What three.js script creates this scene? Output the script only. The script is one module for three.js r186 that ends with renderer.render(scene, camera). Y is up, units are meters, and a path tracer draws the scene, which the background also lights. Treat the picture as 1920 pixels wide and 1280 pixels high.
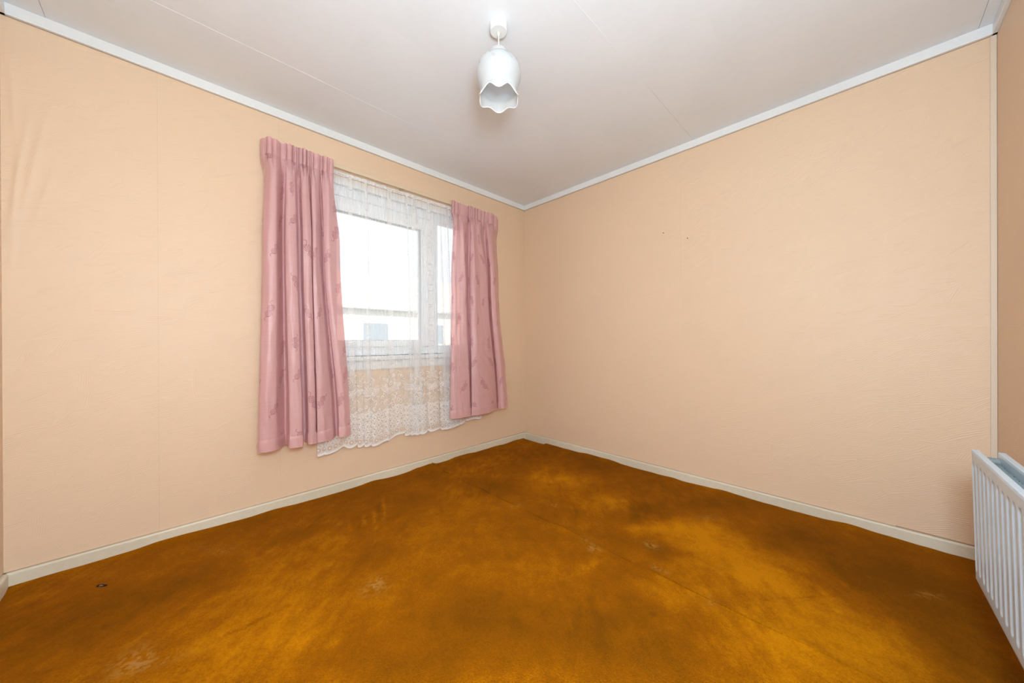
import * as THREE from 'three';
import { RoundedBoxGeometry } from 'three/addons/geometries/RoundedBoxGeometry.js';
import { mergeGeometries, mergeVertices, toCreasedNormals } from 'three/addons/utils/BufferGeometryUtils.js';

// ---------------------------------------------------------------- camera, sky, lights, exposure
const scene = new THREE.Scene();
const camera = new THREE.PerspectiveCamera(89.314, 1920 / 1280, 0.02, 200);
camera.position.set(2.4727, 1.0062, 2.6049);
camera.rotation.set(-0.00169, 0.79602, -0.00404, 'YXZ');

scene.background = new THREE.Color().setRGB(0.80, 0.91, 1.0);     // bright, thinly overcast sky
scene.backgroundIntensity = 1.5;

const sun = new THREE.DirectionalLight(0xfff3e2, 4.8);               // high behind this house, on the house opposite
sun.position.set(9, 14, 3); sun.target.position.set(-8, 0, -2);
sun.castShadow = true; sun.shadow.mapSize.set(2048, 2048); sun.shadow.radius = 2;
Object.assign(sun.shadow.camera, { left: -20, right: 20, top: 20, bottom: -20, near: 0.5, far: 60 });
scene.add(sun, sun.target);

const FLASH = { at: [2.61, 1.32, 2.58], power: 8.3, up: 1.2, tint: new THREE.Color().setRGB(0.685, 0.90, 1.10) };               // the photographer's flash: a frosted dome on a stand behind the camera

const renderer = new THREE.WebGLRenderer({ antialias: true });
renderer.toneMapping = THREE.LinearToneMapping;
renderer.toneMappingExposure = 1.03;
renderer.shadowMap.enabled = true;

// ---------------------------------------------------------------- sizes (metres). Back corner at x = 0, z = 0; window wall x = 0; plain wall z = 0
const RX = 2.885, RZ = 3.109, H = 2.4, T = 0.2;
const WIN = { z0: 0.68, z1: 1.96, y0: 0.9, y1: 2.075 };

// ---------------------------------------------------------------- helpers
let seed = 20231;
function rnd() { seed |= 0; seed = (seed + 0x6d2b79f5) | 0; let t = Math.imul(seed ^ (seed >>> 15), 1 | seed); t = (t + Math.imul(t ^ (t >>> 7), 61 | t)) ^ t; return ((t ^ (t >>> 14)) >>> 0) / 4294967296; }
const rr = (a, b) => a + (b - a) * rnd();
const sm = (a, b, x) => { const t = Math.min(1, Math.max(0, (x - a) / (b - a))); return t * t * (3 - 2 * t); };
const lerp = (a, b, t) => a + (b - a) * t;
const PERM = new Float32Array(65536); for (let i = 0; i < 65536; i++) PERM[i] = rnd();
const hsh = (i, j) => PERM[((i * 73856093) ^ (j * 19349663)) & 65535];
function noise(x, y) {                                              // value noise, 0..1
  const i = Math.floor(x), j = Math.floor(y), a = x - i, b = y - j, u = a * a * (3 - 2 * a), v = b * b * (3 - 2 * b);
  return lerp(lerp(hsh(i, j), hsh(i + 1, j), u), lerp(hsh(i, j + 1), hsh(i + 1, j + 1), u), v);
}
function fbm(x, y, n) { let s = 0, a = 0.5, t = 0; for (let k = 0; k < n; k++) { s += a * noise(x, y); t += a; x = x * 2.03 + 11.3; y = y * 2.03 + 5.7; a *= 0.5; } return s / t; }

function put(o, parent) { o.castShadow = o.receiveShadow = true; parent.add(o); return o; }
function mesh(name, geometry, material, parent = scene) { const o = new THREE.Mesh(geometry, material); o.name = name; return put(o, parent); }
function tag(o, label, category, group) { o.userData.label = label; o.userData.category = category; if (group) o.userData.group = group; return o; }
function struct(o, label, category) { tag(o, label, category); o.userData.kind = 'structure'; return o; }
function group(name, x = 0, y = 0, z = 0) { const g = new THREE.Group(); g.name = name; g.position.set(x, y, z); scene.add(g); return g; }
function box(x0, x1, y0, y1, z0, z1, r = 0) {
  const g = r > 0 ? new RoundedBoxGeometry(x1 - x0, y1 - y0, z1 - z0, 2, r) : new THREE.BoxGeometry(x1 - x0, y1 - y0, z1 - z0);
  g.translate((x0 + x1) / 2, (y0 + y1) / 2, (z0 + z1) / 2); return r > 0 ? mergeVertices(g) : g;
}
function tube(pts, r, n = 24, k = 8) { return new THREE.TubeGeometry(new THREE.CatmullRomCurve3(pts.map((p) => new THREE.Vector3(...p))), n, r, k); }
function cyl(r0, r1, h, n, x, y, z, turn) { const g = new THREE.CylinderGeometry(r0, r1, h, n); if (turn === 'x') g.rotateZ(Math.PI / 2); if (turn === 'z') g.rotateX(Math.PI / 2); g.translate(x, y, z); return g; }
function grid(nu, nv, fn, uv) {                                     // a sheet of nu x nv cells; fn(s, t) -> [x, y, z]
  const p = [], q = [], idx = [];
  for (let j = 0; j <= nv; j++) for (let i = 0; i <= nu; i++) { const c = fn(i / nu, j / nv, i, j); p.push(...c); q.push(...uv(i / nu, j / nv, i, j, c)); }
  for (let j = 0; j < nv; j++) for (let i = 0; i < nu; i++) { const a = j * (nu + 1) + i, b = a + 1, c = a + nu + 1, d = c + 1; idx.push(a, c, b, b, c, d); }
  const g = new THREE.BufferGeometry();
  g.setAttribute('position', new THREE.Float32BufferAttribute(p, 3)); g.setAttribute('uv', new THREE.Float32BufferAttribute(q, 2));
  g.setIndex(idx); g.computeVertexNormals(); return g;
}
function dataTexture(data, w, h, srgb) {
  const t = new THREE.DataTexture(data, w, h, THREE.RGBAFormat); t.wrapS = t.wrapT = THREE.RepeatWrapping;
  t.magFilter = THREE.LinearFilter; t.minFilter = THREE.LinearMipmapLinearFilter; t.generateMipmaps = true;
  if (srgb) t.colorSpace = THREE.SRGBColorSpace; t.needsUpdate = true; return t;
}
const std = (o) => new THREE.MeshStandardMaterial(o), phys = (o) => new THREE.MeshPhysicalMaterial(o);
const lin = (r, g, b) => new THREE.Color().setRGB(r, g, b);

// ---------------------------------------------------------------- textures
function combedPlaster() {                                          // short overlapping sweeps of a comb, as embossed on the wallpaper; tile of 2.1 m
  const N = 2048, M = N / 2.1, h = new Float32Array(N * N).fill(0.5);
  for (let k = 0; k < 2800; k++) {
    const cx = rr(0, N), cy = rr(0, N), ang = rr(-0.05, 0.75) + (rnd() < 0.15 ? rr(-0.6, 0.9) : 0), L = rr(0.09, 0.22) * M, W = rr(0.022, 0.06) * M, bend = rr(-1.6, 1.6) / M / 1.0, per = rr(0.006, 0.0095) * M, ph = rr(0, 9), amp = rr(0.35, 0.85);
    const c = Math.cos(ang), s = Math.sin(ang), R = Math.ceil(L * 0.5 + W);
    for (let y = -R; y <= R; y++) for (let x = -R; x <= R; x++) {
      const a = x * c + y * s; if (Math.abs(a) > L / 2) continue;
      const b = -x * s + y * c + bend * a * a; if (Math.abs(b) > W / 2) continue;
      const m = (1 - sm(0.55, 1, Math.abs(a) * 2 / L)) * (1 - sm(0.6, 1, Math.abs(b) * 2 / W));
      const w = b / per + ph + 0.5 * noise(a * 0.02 + k * 7, b * 0.1);
      let t = 0.5 + 0.5 * Math.sin(w * 6.2832); t = t * t * t * (0.6 + 0.8 * hsh(Math.round(w), k)) * amp * (0.5 + noise(a * 0.03 + k, Math.round(w) * 3.1));
      const i = (((cy + y) | 0) + N) % N * N + (((cx + x) | 0) + N) % N;
      h[i] = lerp(h[i], 0.15 + 0.6 * t, m);
    }
  }
  const d = new Uint8Array(N * N * 4);
  for (let i = 0; i < N * N; i++) { const v = Math.max(0, Math.min(1, h[i] + 0.05 * (rnd() - 0.5))) * 255; d[i * 4] = d[i * 4 + 1] = d[i * 4 + 2] = v; d[i * 4 + 3] = 255; }
  const t = dataTexture(d, N, N); t.repeat.set(1 / 2.1, 1 / 2.1); return t;
}
// patches of brushed, worn and stained pile, plus painted shade under the radiator among the dark ones: [x, z, half width, half depth, strength], measured on the floor
const LIGHT_PATCH = [[0.92, 0.63, 0.25, 0.17, 0.8], [1.35, 0.65, 0.15, 0.12, 0.7], [1.91, 0.65, 0.30, 0.22, 1.05], [2.18, 0.80, 0.22, 0.18, 0.85], [2.39, 1.01, 0.24, 0.2, 0.6], [2.3, 1.25, 0.2, 0.2, 0.5],
  [0.77, 2.23, 0.18, 0.17, 0.5], [1.03, 2.41, 0.24, 0.2, 0.65], [0.53, 2.04, 0.14, 0.12, 0.5], [0.96, 1.56, 0.28, 0.21, 0.25], [1.90, 1.22, 0.11, 0.08, 0.5], [1.32, 1.67, 0.16, 0.1, 0.35], [1.62, 0.78, 0.2, 0.06, 0.4], [1.2, 2.3, 0.25, 0.2, 0.35], [0.3, 1.05, 0.1, 0.1, 0.3]];
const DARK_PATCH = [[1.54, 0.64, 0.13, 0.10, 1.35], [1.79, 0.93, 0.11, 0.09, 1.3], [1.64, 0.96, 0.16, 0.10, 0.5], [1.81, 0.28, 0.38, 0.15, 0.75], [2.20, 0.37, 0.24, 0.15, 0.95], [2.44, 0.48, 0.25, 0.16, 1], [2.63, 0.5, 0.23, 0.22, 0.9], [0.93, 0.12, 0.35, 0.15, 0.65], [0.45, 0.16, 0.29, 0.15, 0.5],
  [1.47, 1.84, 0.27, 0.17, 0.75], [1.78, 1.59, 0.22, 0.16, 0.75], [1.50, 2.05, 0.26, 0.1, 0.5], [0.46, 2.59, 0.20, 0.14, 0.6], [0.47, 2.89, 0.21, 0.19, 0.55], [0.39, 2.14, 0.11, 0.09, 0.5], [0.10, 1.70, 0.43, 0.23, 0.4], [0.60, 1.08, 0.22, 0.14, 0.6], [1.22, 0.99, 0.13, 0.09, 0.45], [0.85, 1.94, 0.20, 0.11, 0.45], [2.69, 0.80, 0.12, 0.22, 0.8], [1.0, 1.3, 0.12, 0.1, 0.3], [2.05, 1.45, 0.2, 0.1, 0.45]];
const DUST = [[0.878, 2.653, 0.09, 0.05, 0.8], [1.064, 2.043, 0.05, 0.05, 0.9], [1.865, 0.428, 0.07, 0.04, 0.5], [1.735, 0.935, 0.05, 0.035, 0.9], [1.849, 1.099, 0.035, 0.025, 1], [2.041, 1.11, 0.03, 0.025, 1], [2.646, 0.474, 0.05, 0.03, 0.6], [1.135, 0.933, 0.05, 0.03, 0.8], [1.52, 1.12, 0.03, 0.03, 0.7], [1.0, 1.12, 0.04, 0.03, 0.6], [0.3, 2.42, 0.05, 0.04, 0.5], [0.2, 2.5, 0.04, 0.03, 0.5]];
const CREASE = [[0.663, 2.971, 0.741, 2.831, 0.008, -0.5], [0.934, 2.541, 0.931, 2.206, 0.009, -0.45], [2.145, 1.04, 2.439, 0.683, 0.007, -0.5], [0.394, 0.895, 0.405, 0.617, 0.006, -0.6], [1.607, 1.345, 1.612, 1.178, 0.030, 0.9], [0.24, 1.62, 0.663, 1.796, 0.014, 0.8], [0.412, 1.755, 0.652, 1.843, 0.012, 0.7], [0.436, 1.821, 0.596, 1.877, 0.012, 0.6], [0.439, 1.902, 0.586, 1.945, 0.013, 0.6],
  [0.27, 1.66, 0.6, 1.80, 0.010, -0.5], [0.45, 1.85, 0.6, 1.91, 0.008, -0.4], [0.53, 2.137, 0.663, 2.113, 0.012, -0.6], [0.374, 2.086, 0.244, 1.97, 0.012, -0.5], [1.909, 1.353, 1.946, 1.348, 0.008, -0.7], [2.385, 0.847, 2.414, 0.853, 0.008, 0.7], [1.18, 0.52, 1.24, 0.62, 0.01, -0.4]];
function carpetTexture() {
  const N = 2048, C = 320, f = new Float32Array(C * C), dust = new Float32Array(C * C);
  const blobs = (list, x, z) => { let s = 0; for (const [a, b, w, d, k] of list) { const u = ((x - a) * 0.7 - (z - b) * 0.714) / w, v = ((x - a) * 0.714 + (z - b) * 0.7) / d, q = u * u + v * v; if (q < 7) s += k * Math.exp(-q * 1.1); } return s; };
  for (let j = 0; j < C; j++) for (let i = 0; i < C; i++) {
    const x = i / (C - 1) * RX, z = j / (C - 1) * RZ, wx = x + 0.14 * (fbm(x * 7, z * 7, 3) - 0.5), wz = z + 0.14 * (fbm(x * 7 + 40, z * 7 + 9, 3) - 0.5);
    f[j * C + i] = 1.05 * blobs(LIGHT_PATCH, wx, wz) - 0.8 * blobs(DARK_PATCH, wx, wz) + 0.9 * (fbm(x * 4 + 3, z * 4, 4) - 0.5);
    dust[j * C + i] = blobs(DUST, wx, wz);
  }
  const at = (m, x, y) => { const i = Math.min(C - 2, x | 0), j = Math.min(C - 2, y | 0), a = x - i, b = y - j, o = j * C + i; return lerp(lerp(m[o], m[o + 1], a), lerp(m[o + C], m[o + C + 1], a), b); };
  const d = new Uint8Array(N * N * 4);
  const dark = [116, 67, 0], mid = [145, 83, 0], light = [191, 120, 2], grey = [172, 124, 72];
  for (let j = 0; j < N; j++) for (let i = 0; i < N; i++) {
    const x = i / (N - 1) * RX, z = j / (N - 1) * RZ, u = i / (N - 1) * (C - 1), v = j / (N - 1) * (C - 1);
    let t = at(f, u, v) + 0.6 * (fbm(x * 22, z * 22, 3) - 0.5);
    for (const [x0, z0, x1, z1, w, k] of CREASE) {
      if (x < Math.min(x0, x1) - 0.06 || x > Math.max(x0, x1) + 0.06 || z < Math.min(z0, z1) - 0.06 || z > Math.max(z0, z1) + 0.06) continue;
      const lx = x1 - x0, lz = z1 - z0, q = Math.max(0, Math.min(1, ((x - x0) * lx + (z - z0) * lz) / (lx * lx + lz * lz)));
      const e = Math.hypot(x - x0 - q * lx, z - z0 - q * lz) + 0.012 * (noise(x * 40, z * 40) - 0.5);
      t += k * Math.exp(-e * e / (w * w)) * (0.35 + 0.65 * noise(x * 60 + 7, z * 60)) * Math.sin(Math.PI * Math.min(1, 0.08 + q * 0.92));
    }
    const speck = noise(x * 330, z * 330) - 0.5, coarse = noise(x * 150 + 9, z * 150) - 0.5, brushed = noise((x + z) * 9, (x - z) * 44) + noise((x * 0.9 - z * 0.4) * 34, (x * 0.4 + z * 0.9) * 8 + 5) - 1;
    t += 0.4 * speck + 0.28 * coarse + 0.3 * brushed * sm(0.35, 0.7, noise(x * 3.3 + 20, z * 3.3));
    t = Math.max(-1, Math.min(1, t));
    const k = 0.95 * at(dust, u, v) * sm(0.42, 0.75, noise(x * 90, z * 90) * 0.6 + noise(x * 240, z * 240) * 0.4 + 0.1);
    const o = (j * N + i) * 4, to = t < 0 ? dark : light, a = Math.abs(t), fleck = hsh(i, j) > 0.9985 ? 0.7 : 0;
    const hx = (x - 0.261) * 0.75 - (z - 2.823) * 0.66, hz = (x - 0.261) * 0.66 + (z - 2.823) * 0.75, hole = Math.hypot(hx / 0.017, hz / 0.008) + 0.5 * (noise(x * 120, z * 120) - 0.5);
    for (let c = 0; c < 3; c++) {
      let val = lerp(lerp(mid[c], to[c], a), grey[c], Math.min(0.75, k + fleck));
      if (hole < 1.5) val = lerp(hole < 0.62 ? [120, 110, 104][c] : [42, 24, 14][c], val, sm(1.0, 1.35, hole));
      d[o + c] = val;
    }
    d[o + 3] = 255;
  }
  const t = dataTexture(d, N, N, true); t.wrapS = t.wrapT = THREE.ClampToEdgeWrapping; return t;
}
function pileBump() {
  const N = 512, d = new Uint8Array(N * N * 4);
  for (let j = 0; j < N; j++) for (let i = 0; i < N; i++) { const v = 255 * (0.55 * hsh(i & 511, j & 511) + 0.45 * hsh((i >> 1) + 900, (j >> 1) + 77)); const o = (j * N + i) * 4; d[o] = d[o + 1] = d[o + 2] = v; d[o + 3] = 255; }
  const t = dataTexture(d, N, N); t.repeat.set(4, 4); return t;
}
function canvasTexture(w, h, draw, srgb) {
  const c = document.createElement('canvas'); c.width = w; c.height = h; draw(c.getContext('2d'), w, h);
  const t = new THREE.CanvasTexture(c); t.wrapS = t.wrapT = THREE.RepeatWrapping; t.magFilter = THREE.LinearFilter; if (srgb) t.colorSpace = THREE.SRGBColorSpace; return t;
}
function scrollMotif(g, x, y, s, turn, flip) {                      // a pair of spirals joined by a tail
  g.save(); g.translate(x, y); g.rotate(turn); g.scale(flip * s, s);
  for (const [cy, dir] of [[-27, 1], [27, -1]]) {
    g.beginPath();
    for (let k = 0; k <= 60; k++) { const a = k / 60 * Math.PI * 5.2, r = 2 + k / 60 * 26; const px = Math.cos(a * dir + 0.8) * r, py = cy + Math.sin(a * dir + 0.8) * r; k ? g.lineTo(px, py) : g.moveTo(px, py); }
    g.stroke();
  }
  g.beginPath(); g.moveTo(-16, -38); g.bezierCurveTo(22, -60, 26, -76, 6, -84); g.stroke();
  g.beginPath(); g.moveTo(-14, 38); g.bezierCurveTo(20, 58, 24, 70, 2, 80); g.stroke();
  g.restore();
}
function satinTexture() {                                           // 0.9 m x 0.9 m of dusty pink satin with stitched scrolls
  return canvasTexture(1024, 1024, (g, w, h) => {
    g.fillStyle = 'rgb(231,185,187)'; g.fillRect(0, 0, w, h);
    for (let y = 0; y < h; y += 2) { g.fillStyle = `rgba(${rnd() < 0.5 ? '216,160,163' : '238,200,198'},${rr(0, 0.16)})`; g.fillRect(0, y, w, 2); }
    g.strokeStyle = 'rgb(172,106,118)'; g.lineWidth = 3.1; g.lineCap = 'round';
    for (let r = 0; r < 5; r++) for (let c = 0; c < 5; c++) { const x = (c + 0.5 + (r % 2 ? 0.25 : -0.22)) * w / 5, y = (r + 0.5) * h / 5; scrollMotif(g, x + rr(-22, 22), y + rr(-20, 20), rr(0.6, 0.98), rr(-0.7, 0.7), rnd() < 0.5 ? 1 : -1); }
  }, true);
}
function laceTexture() {                                            // opacity of the net: 0.92 m wide, 1.84 m high, hem at the bottom
  return canvasTexture(1024, 2048, (g, w, h) => {
    const M = h / 1.84, thread = (a) => { const v = Math.round(a * 255); return `rgb(${v},${v},${v})`; };
    g.fillStyle = thread(0.26); g.fillRect(0, 0, w, h);
    for (let x = 0; x < w; x += 4) { g.fillStyle = thread(rr(0.22, 0.31)); g.fillRect(x, 0, 2, h); }
    const Y = (m) => h - m * M;                                     // height above the hem -> row
    g.lineCap = 'round';
    for (const cx of [0.08, 0.30, 0.48, 0.72, 0.9]) { g.fillStyle = thread(0.6); for (let y = 0; y < h; y += 6) { const q = 15 + 9 * noise(y * 0.02, cx * 30); g.fillRect(cx * w - q, y, 2 * q, noise(y * 0.1, cx * 9) > 0.25 ? 6 : 3); } }
    // upright sprays of small leaves
    for (const cx of [0.08, 0.30, 0.48, 0.72, 0.9]) for (let y = 0.55; y < 1.7; y += 0.012) {
      const xx = cx * w + 6 * Math.sin(y * 17 + cx * 20), k = noise(y * 9, cx * 40); if (k < 0.38) continue;
      g.fillStyle = thread(rr(0.5, 0.8)); g.beginPath(); g.ellipse(xx + rr(-16, 16), Y(y), rr(3, 8), rr(2, 4), rr(0, 3), 0, 7); g.fill();
    }
    // lower border: open ground, arcs, flowers, basket weave, rings, edge
    const b0 = Y(0.5); const gr = g.createLinearGradient(0, b0, 0, Y(0.38)); gr.addColorStop(0, 'rgba(84,84,84,0)'); gr.addColorStop(1, 'rgba(84,84,84,1)'); g.fillStyle = gr; g.fillRect(0, b0, w, h - b0);
    g.strokeStyle = thread(0.75);
    for (let k = 0; k < 5; k++) for (let n = 0; n < 6; n++) { g.lineWidth = 4; g.beginPath(); g.ellipse((k + 0.5) * w / 5, Y(0.40), w / 10.5 - n * 9, 70 - n * 9, 0, 0.15, Math.PI - 0.15); g.stroke(); }
    for (let k = 0; k < 420; k++) {
      const x = rr(0, w), y = rr(0.2, 0.47); g.strokeStyle = thread(rr(0.6, 0.9)); g.lineWidth = rr(3, 6);
      g.beginPath(); g.ellipse(x, Y(y), rr(5, 17), rr(5, 14), rr(0, 3), rr(0, 3), rr(3, 6)); g.stroke();
    }
    for (let r = 0; r < 18; r++) for (let c = 0; c < 66; c++) {
      const x = (c + 0.5) * w / 66, y = Y(0.068 + r * 0.0092), d = (Math.floor(c / 2) + Math.floor(r / 2)) % 2 ? 1 : -1; g.strokeStyle = thread(rr(0.65, 0.98)); g.lineWidth = rr(4, 6.5);
      g.beginPath(); g.moveTo(x - 8, y - 6 * d); g.lineTo(x + 8, y + 6 * d); g.stroke();
    }
    g.fillStyle = thread(0.62); g.fillRect(0, Y(0.062), w, 0.062 * M);
    for (let c = 0; c < 26; c++) { const x = (c + 0.5) * w / 26; g.fillStyle = thread(0.18); g.beginPath(); g.arc(x, Y(0.037), 15, 0, 7); g.fill(); g.fillStyle = thread(0.8); g.beginPath(); g.arc(x, Y(0.037), 7, 0, 7); g.fill(); }
    g.fillStyle = thread(0.92); g.fillRect(0, Y(0.014), w, 0.014 * M);
    g.fillStyle = thread(0.75); g.fillRect(0, 0, w, 0.022 * M); g.fillStyle = thread(0.5); g.fillRect(0, 0.03 * M, w, 0.05 * M);
  });
}
function flowerPrint() {
  return canvasTexture(1024, 512, (g, w, h) => {
    g.fillStyle = 'rgb(216,219,221)'; g.fillRect(0, 0, w, h);
    const col = ['rgba(190,200,195,0.7)', 'rgba(214,196,202,0.7)', 'rgba(194,202,214,0.7)'];
    for (let k = 0; k < 8; k++) for (let n = 0; n < 7; n++) { const x = (k + 0.2 + n * 0.09) * w / 8, y = h * (0.50 - 0.035 * n) + rr(-12, 12); g.fillStyle = col[n % 3]; for (let p = 0; p < 5; p++) { g.beginPath(); g.ellipse(x + 7 * Math.cos(p * 1.257), y + 9 * Math.sin(p * 1.257), 4, 6, p * 1.257, 0, 7); g.fill(); } }
  }, true);
}
function mottle(base, spread, n) {                                  // faint uneven paint: tile of 1 m
  const N = 512, d = new Uint8Array(N * N * 4);
  for (let j = 0; j < N; j++) for (let i = 0; i < N; i++) { const k = 0.7 * noise(i / N * 6, j / N * 6) + 0.3 * noise(i / N * n, j / N * n) - 0.5, o = (j * N + i) * 4; for (let c = 0; c < 3; c++) d[o + c] = Math.max(0, Math.min(255, base[c] + k * spread[c])); d[o + 3] = 255; }
  return dataTexture(d, N, N, true);
}

// ---------------------------------------------------------------- materials
const M = {
  paper: phys({ color: lin(0.775, 0.575, 0.402), roughness: 0.52, bumpMap: combedPlaster(), bumpScale: 0.0011, specularIntensity: 1 }),
  plaster: std({ color: lin(0.42, 0.26, 0.15), roughness: 0.95 }),
  ceiling: std({ map: mottle([232, 236, 240], [5, 5, 5], 40), roughness: 0.55 }),
  gloss: phys({ map: mottle([232, 234, 234], [7, 7, 8], 60), roughness: 0.35 }),
  cream: phys({ map: mottle([218, 209, 188], [16, 16, 18], 80), roughness: 0.42 }),
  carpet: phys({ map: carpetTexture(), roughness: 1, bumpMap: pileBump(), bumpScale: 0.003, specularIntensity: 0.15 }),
  board: std({ color: lin(0.09, 0.055, 0.03), roughness: 0.9 }),
  upvc: phys({ color: lin(0.88, 0.92, 0.95), roughness: 0.3 }),  // white plastic; its slight blue is cool daylight put into the colour
  gasket: std({ color: lin(0.42, 0.45, 0.48), roughness: 0.7 }),
  glass: phys({ color: 0xffffff, roughness: 0.0, transmission: 1, thickness: 0, ior: 1.45 }),
  satin: phys({ map: null, roughness: 0.44, transmission: 0.32, thickness: 0, side: THREE.DoubleSide, sheen: 0.4, sheenRoughness: 0.5, sheenColor: new THREE.Color(0xf0c8c8) }),
  net: phys({ color: lin(0.97, 0.98, 0.99), roughness: 1, transmission: 0.25, thickness: 0, side: THREE.DoubleSide, transparent: true, alphaMap: laceTexture() }),
  rail: std({ color: lin(0.70, 0.56, 0.40), roughness: 0.5 }),
  whitePlastic: phys({ color: lin(0.76, 0.77, 0.77), roughness: 0.35 }),
  cord: std({ color: lin(0.80, 0.74, 0.62), roughness: 0.6 }),
  opal: phys({ map: flowerPrint(), roughness: 0.18, transmission: 0.35, thickness: 0, side: THREE.DoubleSide }),
  enamel: phys({ color: lin(0.58, 0.69, 0.78), roughness: 0.28 }),  // white enamel, with the blue cast of window daylight put into its colour
  steel: std({ color: lin(0.45, 0.46, 0.47), roughness: 0.4, metalness: 0.8 }),
  fin: std({ color: lin(0.22, 0.245, 0.24), roughness: 0.55 }),
  black: std({ color: lin(0.02, 0.02, 0.022), roughness: 0.5 }),
};
{
  const t = satinTexture(); t.repeat.set(1 / 0.9, 1 / 0.9); M.satin.map = t;
  const a = M.net.alphaMap; a.repeat.set(1 / 0.92, 1 / 1.84);
}

// ---------------------------------------------------------------- the room shell
function uvBox(u0, u1, v0, v1, n0, n1) {                            // a box in wall space with uv in metres
  const g = box(u0, u1, v0, v1, n0, n1), p = g.attributes.position, uv = g.attributes.uv;
  for (let i = 0; i < p.count; i++) uv.setXY(i, p.getX(i), p.getY(i)); return g;
}
function pieces(u0, u1, v0, v1, hole, n0, n1) {                     // the rectangle without the hole, as boxes
  if (!hole || u1 <= hole[0] || u0 >= hole[1]) return [uvBox(u0, u1, v0, v1, n0, n1)];
  const out = [], a = Math.max(u0, hole[0]), b = Math.min(u1, hole[1]);
  if (a > u0) out.push(uvBox(u0, a, v0, v1, n0, n1));
  if (b < u1) out.push(uvBox(b, u1, v0, v1, n0, n1));
  if (hole[2] > v0) out.push(uvBox(a, b, v0, hole[2], n0, n1));
  if (hole[3] < v1) out.push(uvBox(a, b, hole[3], v1, n0, n1));
  return out;
}
function makeWall(name, label, W, origin, turn, seams, hole, ends = [T, T], crease) {
  const g = group(name, ...origin); g.rotation.y = turn; struct(g, label, 'wall');
  mesh('plaster_core', mergeGeometries(pieces(-ends[0], W + ends[1], -0.25, H + 0.25, hole, -T, 0)), M.plaster, g);
  const edges = [0, ...seams, W];
  for (let k = 0; k + 1 < edges.length; k++) {
    const u0 = edges[k], u1 = edges[k + 1] - (k === 0 && crease ? 0.0003 : k === 1 && crease ? 0.0003 : 0.0001), d = k % 2 ? 0.0016 : 0.002, v0 = name === 'wall_back' && k === 5 ? 0.0665 : 0.062 + 0.003 * hsh(k, 5), v1 = H - 0.0495 - 0.001 * hsh(k, 9);
    if (crease && k === 0) {
      const sheet = grid(160, 240, (s, t) => {
        const u = lerp(u0, u1, s * s), v = lerp(v1, v0, t); let n = d;
        for (const [a, b, c, e, h, w] of crease) {
          const q = (b - v) / (b - e); if (q < 0 || q > 1) continue;
          const du = (u - lerp(a, c, q)) / w; n += h * Math.exp(-du * du) * Math.sin(Math.PI * q) * (0.75 + 0.5 * noise(v * 14 + a * 99, 3));
        }
        return [u, v, n];
      }, (s, t, i, j, c) => [c[0], c[1]]);
      mesh('wallpaper_strip', sheet, M.paper, g);
    } else mesh('wallpaper_strip', mergeGeometries(pieces(u0, u1, v0, v1, hole, 0.0002, d)), M.paper, g);
  }
  return g;
}
const L = (z) => RZ - z;
makeWall('wall_left', 'peach wall covered in comb-textured wallpaper around the window', RZ, [0, 0, RZ], Math.PI / 2, [2.66, 2.148, 1.634, 1.12, 0.606, 0.09].map(L), [L(WIN.z1), L(WIN.z0), WIN.y0, WIN.y1], [T, T],
  [[0.13, 2.10, 0.035, 1.45, 0.003, 0.012], [0.085, 2.12, 0.005, 1.35, 0.0028, 0.010], [0.05, 2.0, 0.02, 1.2, 0.002, 0.01], [0.16, 1.9, 0.06, 1.40, 0.0014, 0.010], [0.02, 2.3, 0.04, 1.8, 0.0025, 0.01]]);
makeWall('wall_back', 'bare peach wall with swirled comb texture opposite the photographer', RX, [0, 0, 0], 0, [0.52, 1.035, 1.55, 2.065, 2.58], null);
makeWall('wall_right', 'peach textured wall behind the white radiator', RZ, [RX, 0, 0], -Math.PI / 2, [0.45, 0.965, 1.48, 1.995, 2.51], null);
makeWall('wall_front', 'peach textured wall at the end of the window wall', RX, [RX, 0, RZ], Math.PI, [0.5, 1.015, 1.53, 2.045, 2.56], null);

{ // ceiling: boards 1.2 m wide with filled joints
  const g = group('ceiling', 0, H, 0); struct(g, 'off-white painted board ceiling with faint joints', 'ceiling');
  mesh('ceiling_slab', box(-T, RX + T, 0.012, 0.25, -T, RZ + T), M.plaster, g);
  const xs = [0, 0.437, 1.64, 2.832, RX];
  for (let k = 0; k < 4; k++) mesh('ceiling_board', uvFlat(box(xs[k] + (k ? 0.0006 : 0), xs[k + 1] - (k < 3 ? 0.0006 : 0), k % 2 ? 0.0006 : 0, 0.012, 0, k ? RZ : 2.992)), M.ceiling, g);
  mesh('ceiling_board', uvFlat(box(0, 0.4364, 0.0004, 0.012, 2.9935, RZ)), M.ceiling, g);
  for (const [x, z0, z1] of [[0.437, 1.95, 2.75], [1.64, 0.75, RZ]]) mesh('joint_filler', uvFlat(box(x - 0.002, x + 0.002, -0.00035, 0.002, z0, z1)), M.ceiling, g);
}
function uvFlat(g) { const p = g.attributes.position, uv = g.attributes.uv; for (let i = 0; i < p.count; i++) uv.setXY(i, p.getX(i), p.getZ(i)); return g; }

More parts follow.
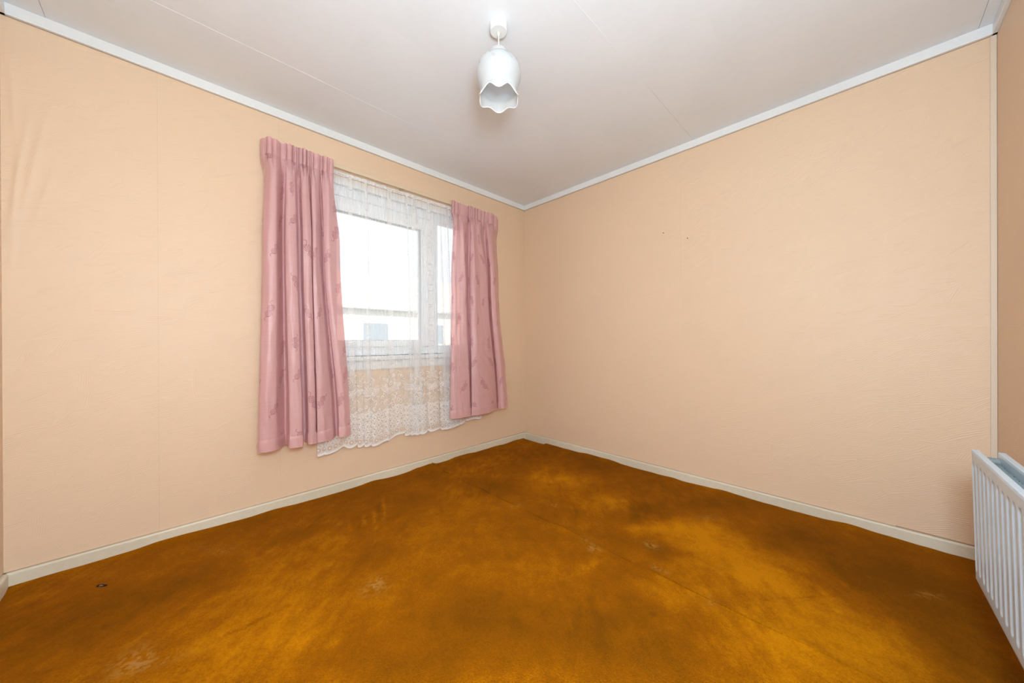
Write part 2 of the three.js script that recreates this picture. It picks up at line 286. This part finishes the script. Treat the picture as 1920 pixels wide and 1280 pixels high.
{ // floor under the carpet
  const f = mesh('floor', box(-T, RX + T, -0.25, -0.014, -T, RZ + T), M.board); struct(f, 'dark floorboards hidden beneath the golden brown carpet', 'floor');
}
function bar(W, h, d, topRound) {                                   // moulding profile, run along +x, front towards +z
  const s = new THREE.Shape(); s.moveTo(0, 0); s.lineTo(d, 0);
  if (topRound) { s.lineTo(d, h - 0.010); s.quadraticCurveTo(d, h - 0.001, d - 0.007, h); s.lineTo(0, h); }
  else { s.lineTo(d + 0.002, 0.003); s.lineTo(d, h); s.lineTo(0, h); }
  const g = new THREE.ExtrudeGeometry(s, { depth: W, bevelEnabled: false, steps: 1, curveSegments: 6 });
  g.rotateY(Math.PI / 2); g.scale(1, 1, -1); g.index ? 0 : 0;
  const p = g.attributes.position, uv = g.attributes.uv;            // x along, y up, z out
  for (let i = 0; i < p.count; i++) { const x = p.getX(i), z = p.getZ(i); p.setXYZ(i, x, p.getY(i), Math.abs(z)); uv.setXY(i, x, p.getY(i)); }
  const q = g.index ? g.toNonIndexed() : g; q.computeVertexNormals();
  return q;
}
const runs = [['left', RZ, [0, 0, RZ], Math.PI / 2], ['back', RX, [0, 0, 0], 0], ['right', RZ, [RX, 0, 0], -Math.PI / 2], ['front', RX, [RX, 0, RZ], Math.PI]];
const where = { left: 'under the window wall', back: 'along the plain back wall', right: 'behind the radiator', front: 'on the wall at the end of the window wall' };
runs.forEach(([side, W, at, turn], i) => {
  const b = mesh('baseboard_' + side, bar(W, 0.0745, 0.0155, true), M.cream); b.position.set(at[0], -0.014, at[2]); b.rotation.y = turn;
  struct(b, 'cream painted skirting board ' + where[side], 'baseboard');
  const c = mesh('trim_' + (i + 1), bar(W, 0.047, 0.0145, false), M.gloss); c.position.set(at[0], H - 0.047, at[2]); c.rotation.y = turn;
  struct(c, 'flat white painted cornice strip ' + where[side].replace('under', 'above'), 'trim');
});
{ const s = mesh('trim_5', box(RX - 0.021, RX - 0.0025, 0.06, H - 0.05, 0.0015, 0.0075, 0.002), std({ color: lin(0.72, 0.60, 0.47), roughness: 0.6 })); struct(s, 'narrow upright cover strip in the corner beside the radiator', 'trim'); }

// ---------------------------------------------------------------- carpet: two widths meeting at a lifted seam
const SEAM = 1.12, seamZ = (x) => SEAM + 0.012 * (noise(x * 3 + 2, 8) - 0.5) + 0.004 * (noise(x * 17, 3) - 0.5);
function pileHeight(x, z) {
  let y = 0.004 * (fbm(x * 3.1, z * 3.1 + 7, 3) - 0.5) * 2 + 0.0025 * (fbm(x * 12, z * 12, 2) - 0.5) * 2;
  const e = Math.min(x, z, RX - x, RZ - z);
  const edge = (a, b) => 0.002 + 0.024 * Math.pow(noise(a * 8.5 + b, b), 1.5) * (0.25 + noise(a * 2.3, b + 3));
  y += (1 - sm(0, 0.06, x)) * edge(z, 2.5) * 1.2 + (1 - sm(0, 0.06, z)) * (x < 0.29 ? -0.004 : edge(x, 6.5));
  const s = Math.abs(z - seamZ(x)); y += 0.007 * (1 - sm(0, 0.045, s)) * sm(0.35, 0.75, noise(x * 9 + 4, z < seamZ(x) ? 1.5 : 4.5)) ;
  if (x < 0.2) y += 0.012 * (1 - sm(0, 0.09, Math.hypot(x - 0.03, z - 1.14)));
  return y + (e < 0 ? 0 : 0);
}
function carpetPiece(label, nearWall) {
  const nz = nearWall ? 84 : 150, nx = 190;
  const rim = 0.014, point = (s, k) => {
    const x = lerp(rim, RX - rim, s), sz = seamZ(x), gap = 0.0021 + 0.0018 * sm(0.3, 0.7, noise(x * 11, 3)), back = x < 0.29 ? 0.028 + 0.01 * noise(x * 30, 2) : rim + 0.001, z = nearWall ? lerp(back, sz - gap, k) : lerp(sz + gap, RZ - rim, k);
    return [x, pileHeight(x, z), z];
  }, uv = (s, t, i, j, c) => [c[0] / RX, c[2] / RZ];
  const side = (k) => grid(nx, 1, (s, t) => { const p = point(s, k); return [p[0], (t > 0.5) === (k === 0) ? p[1] : -0.0135, p[2]]; }, uv);
  const g = mergeGeometries([grid(nx, nz, point, uv), side(0), side(1)]);
  return tag(mesh('carpet', g, M.carpet), label, 'carpet');
}
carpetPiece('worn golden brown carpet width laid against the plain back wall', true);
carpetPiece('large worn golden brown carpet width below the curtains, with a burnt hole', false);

// ---------------------------------------------------------------- window
{
  const g = group('window_1', 0, 0, 0); struct(g, 'white plastic double casement window behind the lace net', 'window');
  const { z0, z1, y0, y1 } = WIN, fx0 = -0.10, fx1 = -0.028, w = 0.055;
  mesh('frame_head', box(fx0, fx1, y1 - 0.075, y1, z0, z1, 0.004), M.upvc, g);
  mesh('frame_bottom', box(fx0, fx1, y0 + 0.005, y0 + 0.06, z0, z1, 0.004), M.upvc, g);
  mesh('frame_jamb', box(fx0, fx1, y0 + 0.05, y1 - 0.07, z0, z0 + w, 0.004), M.upvc, g);
  mesh('frame_jamb', box(fx0, fx1, y0 + 0.05, y1 - 0.07, z1 - w, z1, 0.004), M.upvc, g);
  mesh('mullion', box(fx0, fx1 + 0.002, y0 + 0.05, y1 - 0.07, 1.03, 1.105, 0.004), M.upvc, g);
  const sash = new THREE.Group(); sash.name = 'opening_sash'; g.add(sash);
  const a = 1.112, b = z1 - w - 0.004, c = y0 + 0.066, d = y1 - 0.082, sx0 = -0.075, sx1 = -0.012, m = 0.078;
  mesh('sash_rail', box(sx0, sx1, d - m - 0.02, d, a, b, 0.006), M.upvc, sash);
  mesh('sash_rail', box(sx0, sx1, c, c + m - 0.028, a, b, 0.006), M.upvc, sash);
  mesh('sash_stile', box(sx0, sx1, c + m - 0.034, d - m - 0.014, a, a + m, 0.006), M.upvc, sash);
  mesh('sash_stile', box(sx0, sx1, c + m - 0.034, d - m - 0.014, b - m, b, 0.006), M.upvc, sash);
  mesh('pane', box(-0.052, -0.048, c + m - 0.036, d - m - 0.012, a + m - 0.004, b - m + 0.004), M.glass, sash);
  const gk = (q) => mergeGeometries([box(q[4], q[5], q[0], q[0] + 0.003, q[2], q[3]), box(q[4], q[5], q[1] - 0.003, q[1], q[2], q[3]), box(q[4], q[5], q[0], q[1], q[2], q[2] + 0.003), box(q[4], q[5], q[0], q[1], q[3] - 0.003, q[3])]);
  mesh('gasket', gk([c + m - 0.030, d - m - 0.018, a + m - 0.001, b - m + 0.001, -0.046, -0.012]), M.gasket, sash);
  mesh('frame_seal', gk([c - 0.003, d + 0.003, a - 0.003, b + 0.003, -0.06, -0.030]), M.gasket, g);
  mesh('window_handle', mergeGeometries([box(-0.012, 0.0, 1.40, 1.46, a + 0.022, a + 0.048, 0.004), box(0.0, 0.014, 1.33, 1.445, a + 0.026, a + 0.044, 0.005)]), M.upvc, sash);
  mesh('fixed_pane', box(-0.062, -0.058, y0 + 0.058, y1 - 0.073, z0 + w - 0.004, 1.034), M.glass, g);
  mesh('glazing_bead', mergeGeometries([box(-0.058, -0.04, y0 + 0.058, y0 + 0.072, z0 + w, 1.03, 0.003), box(-0.058, -0.04, y1 - 0.088, y1 - 0.074, z0 + w, 1.03, 0.003), box(-0.058, -0.04, y0 + 0.07, y1 - 0.086, z0 + w, z0 + w + 0.014, 0.003), box(-0.058, -0.04, y0 + 0.07, y1 - 0.086, 1.016, 1.03, 0.003)]), M.upvc, g);
  mesh('reveal_lining', mergeGeometries([box(-0.03, 0.004, y1 - 0.008, y1 + 0.03, z0 - 0.01, z1 + 0.01, 0.002), box(-0.03, 0.004, y0, y1, z0 - 0.01, z0 + 0.006, 0.002), box(-0.03, 0.004, y0, y1, z1 - 0.006, z1 + 0.01, 0.002)]), M.gloss, g);
  mesh('outer_sill', box(-0.26, -0.09, y0 - 0.045, y0 + 0.006, z0 - 0.03, z1 + 0.03, 0.004), M.upvc, g);
  const s = mesh('window_sill', box(-0.03, 0.034, 0.868, 0.902, z0 - 0.06, z1 + 0.06, 0.010), M.gloss);
  struct(s, 'white painted window sill with rounded nose', 'sill');
  const ap = mesh('trim_6', box(0.0022, 0.014, 0.806, 0.869, z0 - 0.03, z1 + 0.03, 0.003), M.gloss); struct(ap, 'white painted board under the window sill', 'trim');
}

// ---------------------------------------------------------------- neighbouring house and garden
{
  const lawn = mesh('ground', box(-60, -0.2, -0.8, -0.6, -60, 40), std({ color: lin(0.5, 0.5, 0.42), roughness: 1 })); struct(lawn, 'sunlit garden ground outside the window', 'ground');
  const h = group('neighbour_house', -12, -0.6, -3.5); tag(h, 'sunlit pale house with a tiled roof seen through the window', 'house');
  const wallM = std({ color: lin(0.82, 0.80, 0.76), roughness: 0.9 }), roofM = std({ color: lin(0.70, 0.62, 0.57), roughness: 0.9 });
  mesh('house_wall', box(-7, 0, 0, 3.05, -7, 9), wallM, h);
  for (let r = 0; r < 14; r++) { const y = 3.06 + r * 0.155, x = 0.14 - r * 0.27; const g = box(-0.165, 0.165, -0.02, 0.02, -7.4, 9.4); g.rotateZ(-0.52); g.translate(x, y, 0); mesh('tile_course', g, roofM, h); }
  { const g = box(-0.11, 0.11, 0, 0.1, -7.4, 9.4, 0.02); g.translate(0.2, 2.93, 0); mesh('gutter', g, std({ color: lin(0.5, 0.53, 0.56), roughness: 0.5 }), h); }
  for (const z of [-2.8, 0.0, 2.4, 5.2]) { const f = mesh('house_window', box(-0.02, 0.03, 1.35, 2.45, z - 0.6, z + 0.6), M.upvc, h); mesh('house_pane', box(0.03, 0.035, 1.42, 2.38, z - 0.53, z + 0.53), std({ color: lin(0.3, 0.36, 0.42), roughness: 0.1 }), f); }
  const f = group('garden_fence', -8, -0.6, -3); tag(f, 'pale board fence between the gardens', 'fence');
  for (let k = 0; k < 60; k++) mesh('fence_board', box(-0.012, 0.012, 0, 1.5 + 0.02 * hsh(k, 1), -6 + k * 0.2, -6 + k * 0.2 + 0.19), std({ color: lin(0.66, 0.6, 0.52), roughness: 0.9 }), f);
  mesh('fence_rail', box(0.012, 0.05, 1.1, 1.18, -6, 6), std({ color: lin(0.6, 0.55, 0.48), roughness: 0.9 }), f);
}

// ---------------------------------------------------------------- curtain rail, net and curtains
{
  const r = group('curtain_rail', 0.070, 2.15, 1.32); tag(r, 'thin beige curtain rail fixed above the window', 'curtain rail');
  mesh('track', box(-0.004, 0.004, -0.012, 0.012, -0.835, 0.835, 0.002), M.rail, r);
  for (const s of [-1, 1]) mesh('rail_return', tube([[0, 0, s * 0.835], [-0.012, 0, s * 0.850], [-0.04, 0, s * 0.855], [-0.068, 0, s * 0.855]], 0.006, 16, 6), M.rail, r);
  for (const z of [-0.5, 0.05, 0.55]) mesh('bracket', box(-0.069, -0.003, 0.002, 0.012, z - 0.01, z + 0.01, 0.002), M.rail, r);
  for (let k = 0; k < 14; k++) mesh('glider', box(-0.009, -0.004, -0.010, 0.002, -0.40 + k * 0.055, -0.394 + k * 0.055), M.rail, r);
  const w = mesh('net_rod', cyl(0.004, 0.004, 1.5, 10, 0, 0, 0, 'z'), M.whitePlastic); w.position.set(0.05, 2.118, 1.30); tag(w, 'thin white rod carrying the lace net', 'curtain rod');
}
{ // lace net
  const zA = 1.96, zB = 0.62, nu = 420, nv = 120, yT = 2.128, yB = 0.305;
  const phase = (s) => s * 17 + 1.3 * Math.sin(s * 9.1) + 0.8 * Math.sin(s * 23 + 1), rowLen = new Float32Array(nu + 1);
  const fn = (s, t) => {
    const k = lerp(0.45, 1, sm(0, 0.35, t)), p = phase(s) * Math.PI * 2, amp = (0.008 + 0.018 * noise(s * 13, 3.3)) * k;
    const gather = (1 - sm(0, 0.09, t)) * 0.004 * Math.sin(s * 420);
    let x = 0.048 + 0.6 * amp * Math.sin(p) + gather + 0.006 * (noise(s * 20, t * 5) - 0.5);
    const z = lerp(zA, zB + 0.06 * (1 - t), s) + k * (0.006 + 0.024 * noise(s * 15 + 5, 1.7)) * Math.cos(p);
    if (x < 0.037 && t > 0.5) x = 0.037 + (x - 0.037) * 0.15;       // rests against the sill nose
    const drop = yT - yB + 0.022 * (0.5 + 0.5 * Math.sin(p + 1)) * (0.4 + noise(s * 9, 4)) + 0.03 * (noise(s * 7, 9) - 0.5);
    return [x + 0.012 * sm(0.6, 1, t), yT - t * drop, z];
  };
  const g0 = [0]; { let a = fn(0, 0.6); for (let i = 1; i <= nu; i++) { const b = fn(i / nu, 0.6); g0.push(g0[i - 1] + Math.hypot(b[0] - a[0], b[2] - a[2])); a = b; } }
  const g = grid(nu, nv, fn, (s, t, i) => [g0[i], 1.84 * (1 - t)]);
  tag(mesh('net_curtain', g, M.net), 'sheer white lace net curtain with patterned border hanging across the window', 'net curtain');
}
function makeCurtain(label, levels, side, yTop, yHem, pleats) {
  const at = levels[0][1], NU = (at.length - 1) * (at.length > 20 ? 18 : 26);
  const curves = levels.map(([y, pts]) => { const c = new THREE.CatmullRomCurve3(pts.map(([z, x]) => new THREE.Vector3(x, 0, z)), false, 'catmullrom', 0.35); if (y > 2) c.points.forEach((q, n) => { if (n > 2 && n < pts.length - 3) q.x = 0.108 + (q.x - 0.108) * 0.75; }); return { y, p: Array.from({ length: NU + 1 }, (_, i) => c.getPoint(i / NU)) }; });
  const bandLow = yTop - 0.092;
  const shape = (i, y, lift) => {
    const s = i / NU, c = curves; let x, z;
    const w = pleats * s + 0.9 * Math.sin(s * 11 + yHem * 50), wave = Math.sin(w * 6.283), puff = 0.011 * (Math.pow(Math.abs(wave), 0.6) * 1.7 - 1.0) * (0.6 + 0.8 * hsh(Math.floor(w * 2), 3));
    const top = c[0].p[i], body = sm(0.045, 0.085, top.x), hx = lerp(top.x, 0.107 + (top.x - 0.107) * 0.4 + puff, body) + (1 - body) * Math.abs(puff) * 0.5, hz = top.z + (1 - body) * side * 0.016 + 0.004 * Math.cos(w * 6.283) * body;
    const yy = Math.min(y, c[0].y);
    let k = 0; while (k < c.length - 2 && yy < c[k + 1].y) k++;
    const q = sm(0, 1, Math.max(0, Math.min(1, (c[k].y - yy) / (c[k].y - c[k + 1].y)))), A = c[k].p[i], B = c[k + 1].p[i];
    x = 0.066 + (lerp(A.x, B.x, q) - 0.06) * 1.25; z = lerp(A.z, B.z, q);
    const b = sm(bandLow - 0.11, bandLow + 0.01, y); x = lerp(x, hx, b) - 0.007 * Math.exp(-Math.pow((y - bandLow - 0.004) / 0.011, 2)) * body; z = lerp(z, hz, b);
    const f = 1 - b; x += f * (0.007 * (fbm(s * 30 + 3, y * 6, 2) - 0.5) + 0.004 * (noise(s * 60, y * 22 + s * 30) - 0.5) * sm(1.5, 0.4, y));
    return [Math.max(z > 0.6 && z < 1.97 ? 0.07 : 0.022, x), y, z];
  };
  const outward = (i, y, d) => { const a = shape(Math.max(0, i - 1), y), b = shape(Math.min(NU, i + 1), y), dx = b[0] - a[0], dz = b[2] - a[2], l = Math.hypot(dx, dz) || 1, p = shape(i, y); return [p[0] - dz / l * d, y, p[2] + dx / l * d]; };
  const len = [0]; for (let i = 1; i <= NU; i++) { const a = shape(i - 1, 1.0), b = shape(i, 1.0); len.push(len[i - 1] + Math.hypot(a[0] - b[0], a[2] - b[2])); }
  const hemTop = yHem + 0.066, o = group('curtain', 0, 0, 0); tag(o, label, 'curtain');
  const frill = (i) => 0.006 * (hsh(Math.floor((pleats * i / NU) * 2), 7) - 0.3);
  const uv = (s, t, i, j, c) => [len[i], c[1]], plain = (s, t, i, j, c) => [0.006 * Math.sin(i), 0.01];
  mesh('heading_tape', grid(NU, 10, (s, t, i) => outward(i, lerp(yTop + frill(i), bandLow, t), 0.0012), uv), M.satinPlain, o);
  mesh('panel', grid(NU, 120, (s, t, i) => shape(i, lerp(bandLow + 0.004, hemTop - 0.004, t)), uv), M.satin, o);
  const drop = (i) => 0.006 * (noise(i / NU * 14, yHem * 9) - 0.5);
  mesh('hem', grid(NU, 6, (s, t, i) => outward(i, t < 0.08 ? hemTop : lerp(hemTop, yHem + drop(i), t), 0.0036 * (t < 0.01 ? 0 : 1)), uv), M.satinPlain, o);
  return o;
}
M.satinPlain = M.satin.clone(); M.satinPlain.map = null; M.satinPlain.color = new THREE.Color('rgb(230,183,185)');
makeCurtain('dusty pink satin curtain with scroll stitching, gathered on the side away from the corner', [
  [2.03, [[2.229, 0.03], [2.231, 0.08], [2.213, 0.12], [2.186, 0.13], [2.144, 0.07], [2.131, 0.07], [2.138, 0.12], [2.119, 0.13], [2.095, 0.12], [2.078, 0.08], [2.07, 0.07], [2.061, 0.08], [2.061, 0.115], [2.047, 0.125], [2.024, 0.115], [2.01, 0.08], [2.007, 0.09], [2.006, 0.11], [1.991, 0.12], [1.968, 0.1], [1.948, 0.07], [1.945, 0.08], [1.938, 0.1], [1.912, 0.115], [1.873, 0.09]]],
  [1.6, [[2.233, 0.05], [2.248, 0.1], [2.226, 0.13], [2.188, 0.13], [2.144, 0.06], [2.135, 0.07], [2.146, 0.125], [2.123, 0.14], [2.088, 0.13], [2.067, 0.06], [2.049, 0.055], [2.049, 0.09], [2.057, 0.125], [2.034, 0.135], [2.011, 0.125], [2.0, 0.08], [1.997, 0.09], [2.004, 0.12], [1.988, 0.125], [1.958, 0.1], [1.921, 0.055], [1.922, 0.07], [1.934, 0.1], [1.907, 0.115], [1.832, 0.08]]],
  [0.4, [[2.26, 0.06], [2.273, 0.12], [2.238, 0.14], [2.193, 0.125], [2.136, 0.06], [2.123, 0.09], [2.134, 0.145], [2.104, 0.155], [2.069, 0.145], [2.047, 0.06], [2.026, 0.055], [2.028, 0.1], [2.036, 0.135], [2.019, 0.145], [1.996, 0.135], [1.982, 0.08], [1.978, 0.1], [1.987, 0.135], [1.95, 0.14], [1.893, 0.11], [1.855, 0.06], [1.845, 0.08], [1.856, 0.115], [1.824, 0.125], [1.782, 0.1]]],
], 1, 2.164, 0.398, 17);
makeCurtain('dusty pink satin curtain with scroll stitching, hung on the corner side of the window', [
  [2.03, [[0.95, 0.08], [0.966, 0.11], [0.946, 0.12], [0.9, 0.1], [0.882, 0.12], [0.8, 0.07], [0.777, 0.07], [0.796, 0.11], [0.779, 0.125], [0.739, 0.11], [0.705, 0.12], [0.622, 0.07], [0.612, 0.08], [0.61, 0.115], [0.543, 0.11], [0.413, 0.03]]],
  [1.5, [[0.962, 0.07], [0.982, 0.1], [0.961, 0.115], [0.921, 0.11], [0.863, 0.12], [0.778, 0.06], [0.774, 0.07], [0.805, 0.11], [0.778, 0.135], [0.712, 0.125], [0.623, 0.12], [0.56, 0.06], [0.556, 0.07], [0.571, 0.11], [0.529, 0.12], [0.414, 0.05]]],
  [0.38, [[0.99, 0.08], [1.017, 0.12], [0.986, 0.135], [0.93, 0.145], [0.839, 0.14], [0.774, 0.07], [0.784, 0.09], [0.809, 0.13], [0.75, 0.15], [0.622, 0.14], [0.498, 0.1], [0.453, 0.05], [0.449, 0.06], [0.463, 0.09], [0.436, 0.12], [0.363, 0.1]]],
], -1, 2.158, 0.382, 15);

// ---------------------------------------------------------------- pendant lamp (switched off)
{
  const p = group('pendant_lamp', 1.346, 0, 1.577); tag(p, 'white opal glass pendant lamp with frilled rim on a short cord', 'lamp');
  const lathe = (pts, n = 48) => new THREE.LatheGeometry(pts.map(([r, y]) => new THREE.Vector2(r, y)), n);
  mesh('ceiling_rose', toCreasedNormals(lathe([[0, H - 0.034], [0.034, H - 0.034], [0.0375, H - 0.031], [0.0395, H], [0, H]]), 0.6), M.whitePlastic, p);
  mesh('cord_grip', lathe([[0, H - 0.052], [0.005, H - 0.052], [0.0065, H - 0.036], [0, H - 0.036]], 20), M.cord, p);
  mesh('cord', cyl(0.0028, 0.0028, 0.13, 10, 0, 2.318, 0), M.cord, p);
  mesh('lampholder', lathe([[0, 2.195], [0.019, 2.195], [0.019, 2.225], [0.016, 2.25], [0.010, 2.275], [0, 2.275]], 28), M.whitePlastic, p);
  mesh('shade_cap', lathe([[0.004, 2.282], [0.030, 2.282], [0.036, 2.279], [0.038, 2.270], [0.035, 2.266]], 40), M.whitePlastic, p);
  const prof = new THREE.CatmullRomCurve3([[0.036, 2.277], [0.044, 2.268], [0.048, 2.255], [0.053, 2.246], [0.073, 2.234], [0.090, 2.213], [0.0975, 2.19], [0.0975, 2.168], [0.091, 2.145], [0.083, 2.122], [0.079, 2.106], [0.082, 2.09], [0.087, 2.076]].map(([r, y]) => new THREE.Vector3(r, y, 0)));
  const shade = (t, th) => { const q = prof.getPoint(t), k = sm(0.72, 1, t), l = Math.cos(6 * th - 1.3); return [q.x - k * 0.004 * l, q.y + k * k * (0.010 + 0.005 * Math.cos(th - 0.74)) * l]; };
  mesh('glass_shade', grid(144, 60, (s, t) => { const th = s * Math.PI * 2, [r, y] = shade(t, th); return [Math.cos(th) * r, y, Math.sin(th) * r]; }, (s, t) => [s, 1 - t]), M.opal, p);
  const rim = []; for (let k = 0; k < 120; k++) { const th = k / 120 * Math.PI * 2, [r, y] = shade(1, th); rim.push(new THREE.Vector3(Math.cos(th) * r, y, Math.sin(th) * r)); }
  mesh('frilled_rim', new THREE.TubeGeometry(new THREE.CatmullRomCurve3(rim, true), 240, 0.0022, 6, true), M.whitePlastic, p);
}

// ---------------------------------------------------------------- radiator
{
  const r = group('radiator', 2.722, 0.636, 0.688); r.rotation.set(0.004, 0.022, 0.02, 'YXZ');
  tag(r, 'white double panel radiator with vertical flutes on the right-hand wall', 'radiator');
  const Lr = 1.0, hr = 0.434, pitch = 0.044, depth = 0.007;
  function panel(x0) {                                              // pressed sheet with recessed flutes, front towards -x; local y 0 at the top, z along
    const nz = Math.round(Lr / pitch) * 12, ny = 72;
    const press = (z, y) => {
      const c = (Math.floor(z / pitch) + 0.5) * pitch, a = Math.max(0, Math.abs(y + hr / 2) - (hr / 2 - 0.05)), q = Math.hypot(z - c, a);
      return depth * (1 - sm(0.004, 0.0135, q)) * (z > 0.012 && z < Lr - 0.012 ? 1 : 0);
    };
    const yAt = (t) => -(t < 0.22 ? t / 0.22 * 0.085 : t > 0.78 ? hr - (1 - t) / 0.22 * 0.085 : lerp(0.085, hr - 0.085, (t - 0.22) / 0.56));
    const f = grid(ny, nz, (t, s) => { const z = s * Lr, y = yAt(t), e = Math.min(s * Lr, (1 - s) * Lr, -y, hr + y); return [x0 + press(z, y) + 0.003 * (1 - sm(0, 0.006, e)), y, z]; }, (t, s) => [s, t]);
    return [f, mergeGeometries([box(x0 + 0.001, x0 + 0.017, -0.012, 0, 0, Lr, 0.003), box(x0 + 0.001, x0 + 0.017, -hr, -hr + 0.012, 0, Lr, 0.003), box(x0 + 0.001, x0 + 0.017, -hr, 0, 0, 0.006, 0.002), box(x0 + 0.001, x0 + 0.017, -hr, 0, Lr - 0.006, Lr, 0.002), box(x0 + 0.014, x0 + 0.016, -hr + 0.004, -0.004, 0.003, Lr - 0.003)])];
  }
  const [f1, b1] = panel(0), [f2, b2] = panel(0.0);
  const fp = mesh('front_panel', f1, M.enamel, r); mesh('panel_edge', b1, M.enamel, fp);
  const rp = mesh('rear_panel', f2.clone().translate(0.052, 0, 0), M.enamel, r); mesh('panel_edge', b2.clone().translate(0.052, 0, 0), M.enamel, rp);
  for (let k = 0; k < 22; k++) { const z = 0.03 + k * 0.044; const g = mergeGeometries([box(0.022, 0.05, -hr + 0.04, -0.03, z, z + 0.0012), box(0.022, 0.0232, -hr + 0.04, -0.03, z, z + 0.022), box(0.022, 0.05, -hr + 0.04, -0.03, z + 0.022, z + 0.0232)]); mesh('convector_fin', g, M.fin, r); }
  for (const y of [-0.028, -hr + 0.03]) mesh('connector', cyl(0.012, 0.012, 0.04, 20, 0.036, y, 0.022, 'x'), M.fin, r);
  for (const z of [0.16, 0.84]) mesh('wall_bracket', box(0.074, 0.122, -hr + 0.03, -0.05, z, z + 0.03, 0.002), M.enamel, r);
  mesh('valve', mergeGeometries([cyl(0.012, 0.012, 0.07, 16, 0.036, -hr + 0.03, 1.03, 'z'), cyl(0.017, 0.017, 0.06, 20, 0.036, -hr + 0.06, 1.06)]), M.whitePlastic, r);
  mesh('pipe', cyl(0.0075, 0.0075, 0.22, 12, 0.036, -hr - 0.08, 1.06), M.steel, r);
}

// ---------------------------------------------------------------- nails left in the walls
const NAILS = [['small brown nail alone in the middle of the plain wall', [1.43, 1.801, 0.002], 'z'], ['small pin in a chipped spot beside the brown nail', [1.598, 1.726, 0.002], 'z']];
for (const [label, at, dir] of NAILS) { const n = mesh('nail', mergeGeometries([cyl(0.0012, 0.0012, 0.012, 8, 0, 0, 0.006, dir), cyl(0.0036, 0.0036, 0.0015, 10, 0, 0, 0.012, dir)]), std({ color: lin(0.2, 0.12, 0.07), roughness: 0.6 })); n.position.set(...at); tag(n, label, 'nail'); }

// ---------------------------------------------------------------- the photographer's flash, in the corner behind the camera
{
  const [fx, fy, fz] = FLASH.at, g = group('flash_on_stand', fx, 0, fz); tag(g, 'black photographic flash with a frosted dome on a thin stand', 'flash');
  mesh('pole', cyl(0.011, 0.011, fy - 0.2, 12, 0, (fy - 0.2) / 2 + 0.03, 0), M.black, g);
  for (let k = 0; k < 3; k++) { const a = k * 2.094 + 0.5; mesh('leg', tube([[0, 0.4, 0], [Math.cos(a) * 0.10, 0.2, Math.sin(a) * 0.10], [Math.cos(a) * 0.16, 0.014, Math.sin(a) * 0.16]], 0.008, 8, 6), M.black, g); }
  mesh('flash_body', box(-0.035, 0.035, fy - 0.20, fy - 0.08, -0.025, 0.025, 0.006), M.black, g);
  mesh('lamp_dome', new THREE.SphereGeometry(0.085, 24, 16).translate(0, fy, 0), std({ color: 0xffffff, emissive: 0xffffff, emissiveIntensity: 3 }), g);
  const s = new THREE.PointLight(FLASH.tint, FLASH.power, 0, 2); s.position.set(0, fy, 0); s.castShadow = true; s.shadow.radius = 8; s.name = 'flash_light'; g.add(s);
  const u = new THREE.SpotLight(FLASH.tint, FLASH.up, 0, 1.4, 0.5, 2); u.position.set(0, fy + 0.09, 0); u.target.position.set(-0.05, fy + 1, -0.06); u.castShadow = true; u.shadow.radius = 3; u.name = 'bounce_light'; g.add(u, u.target);   // its open top, bounced off the ceiling
}

renderer.render(scene, camera);
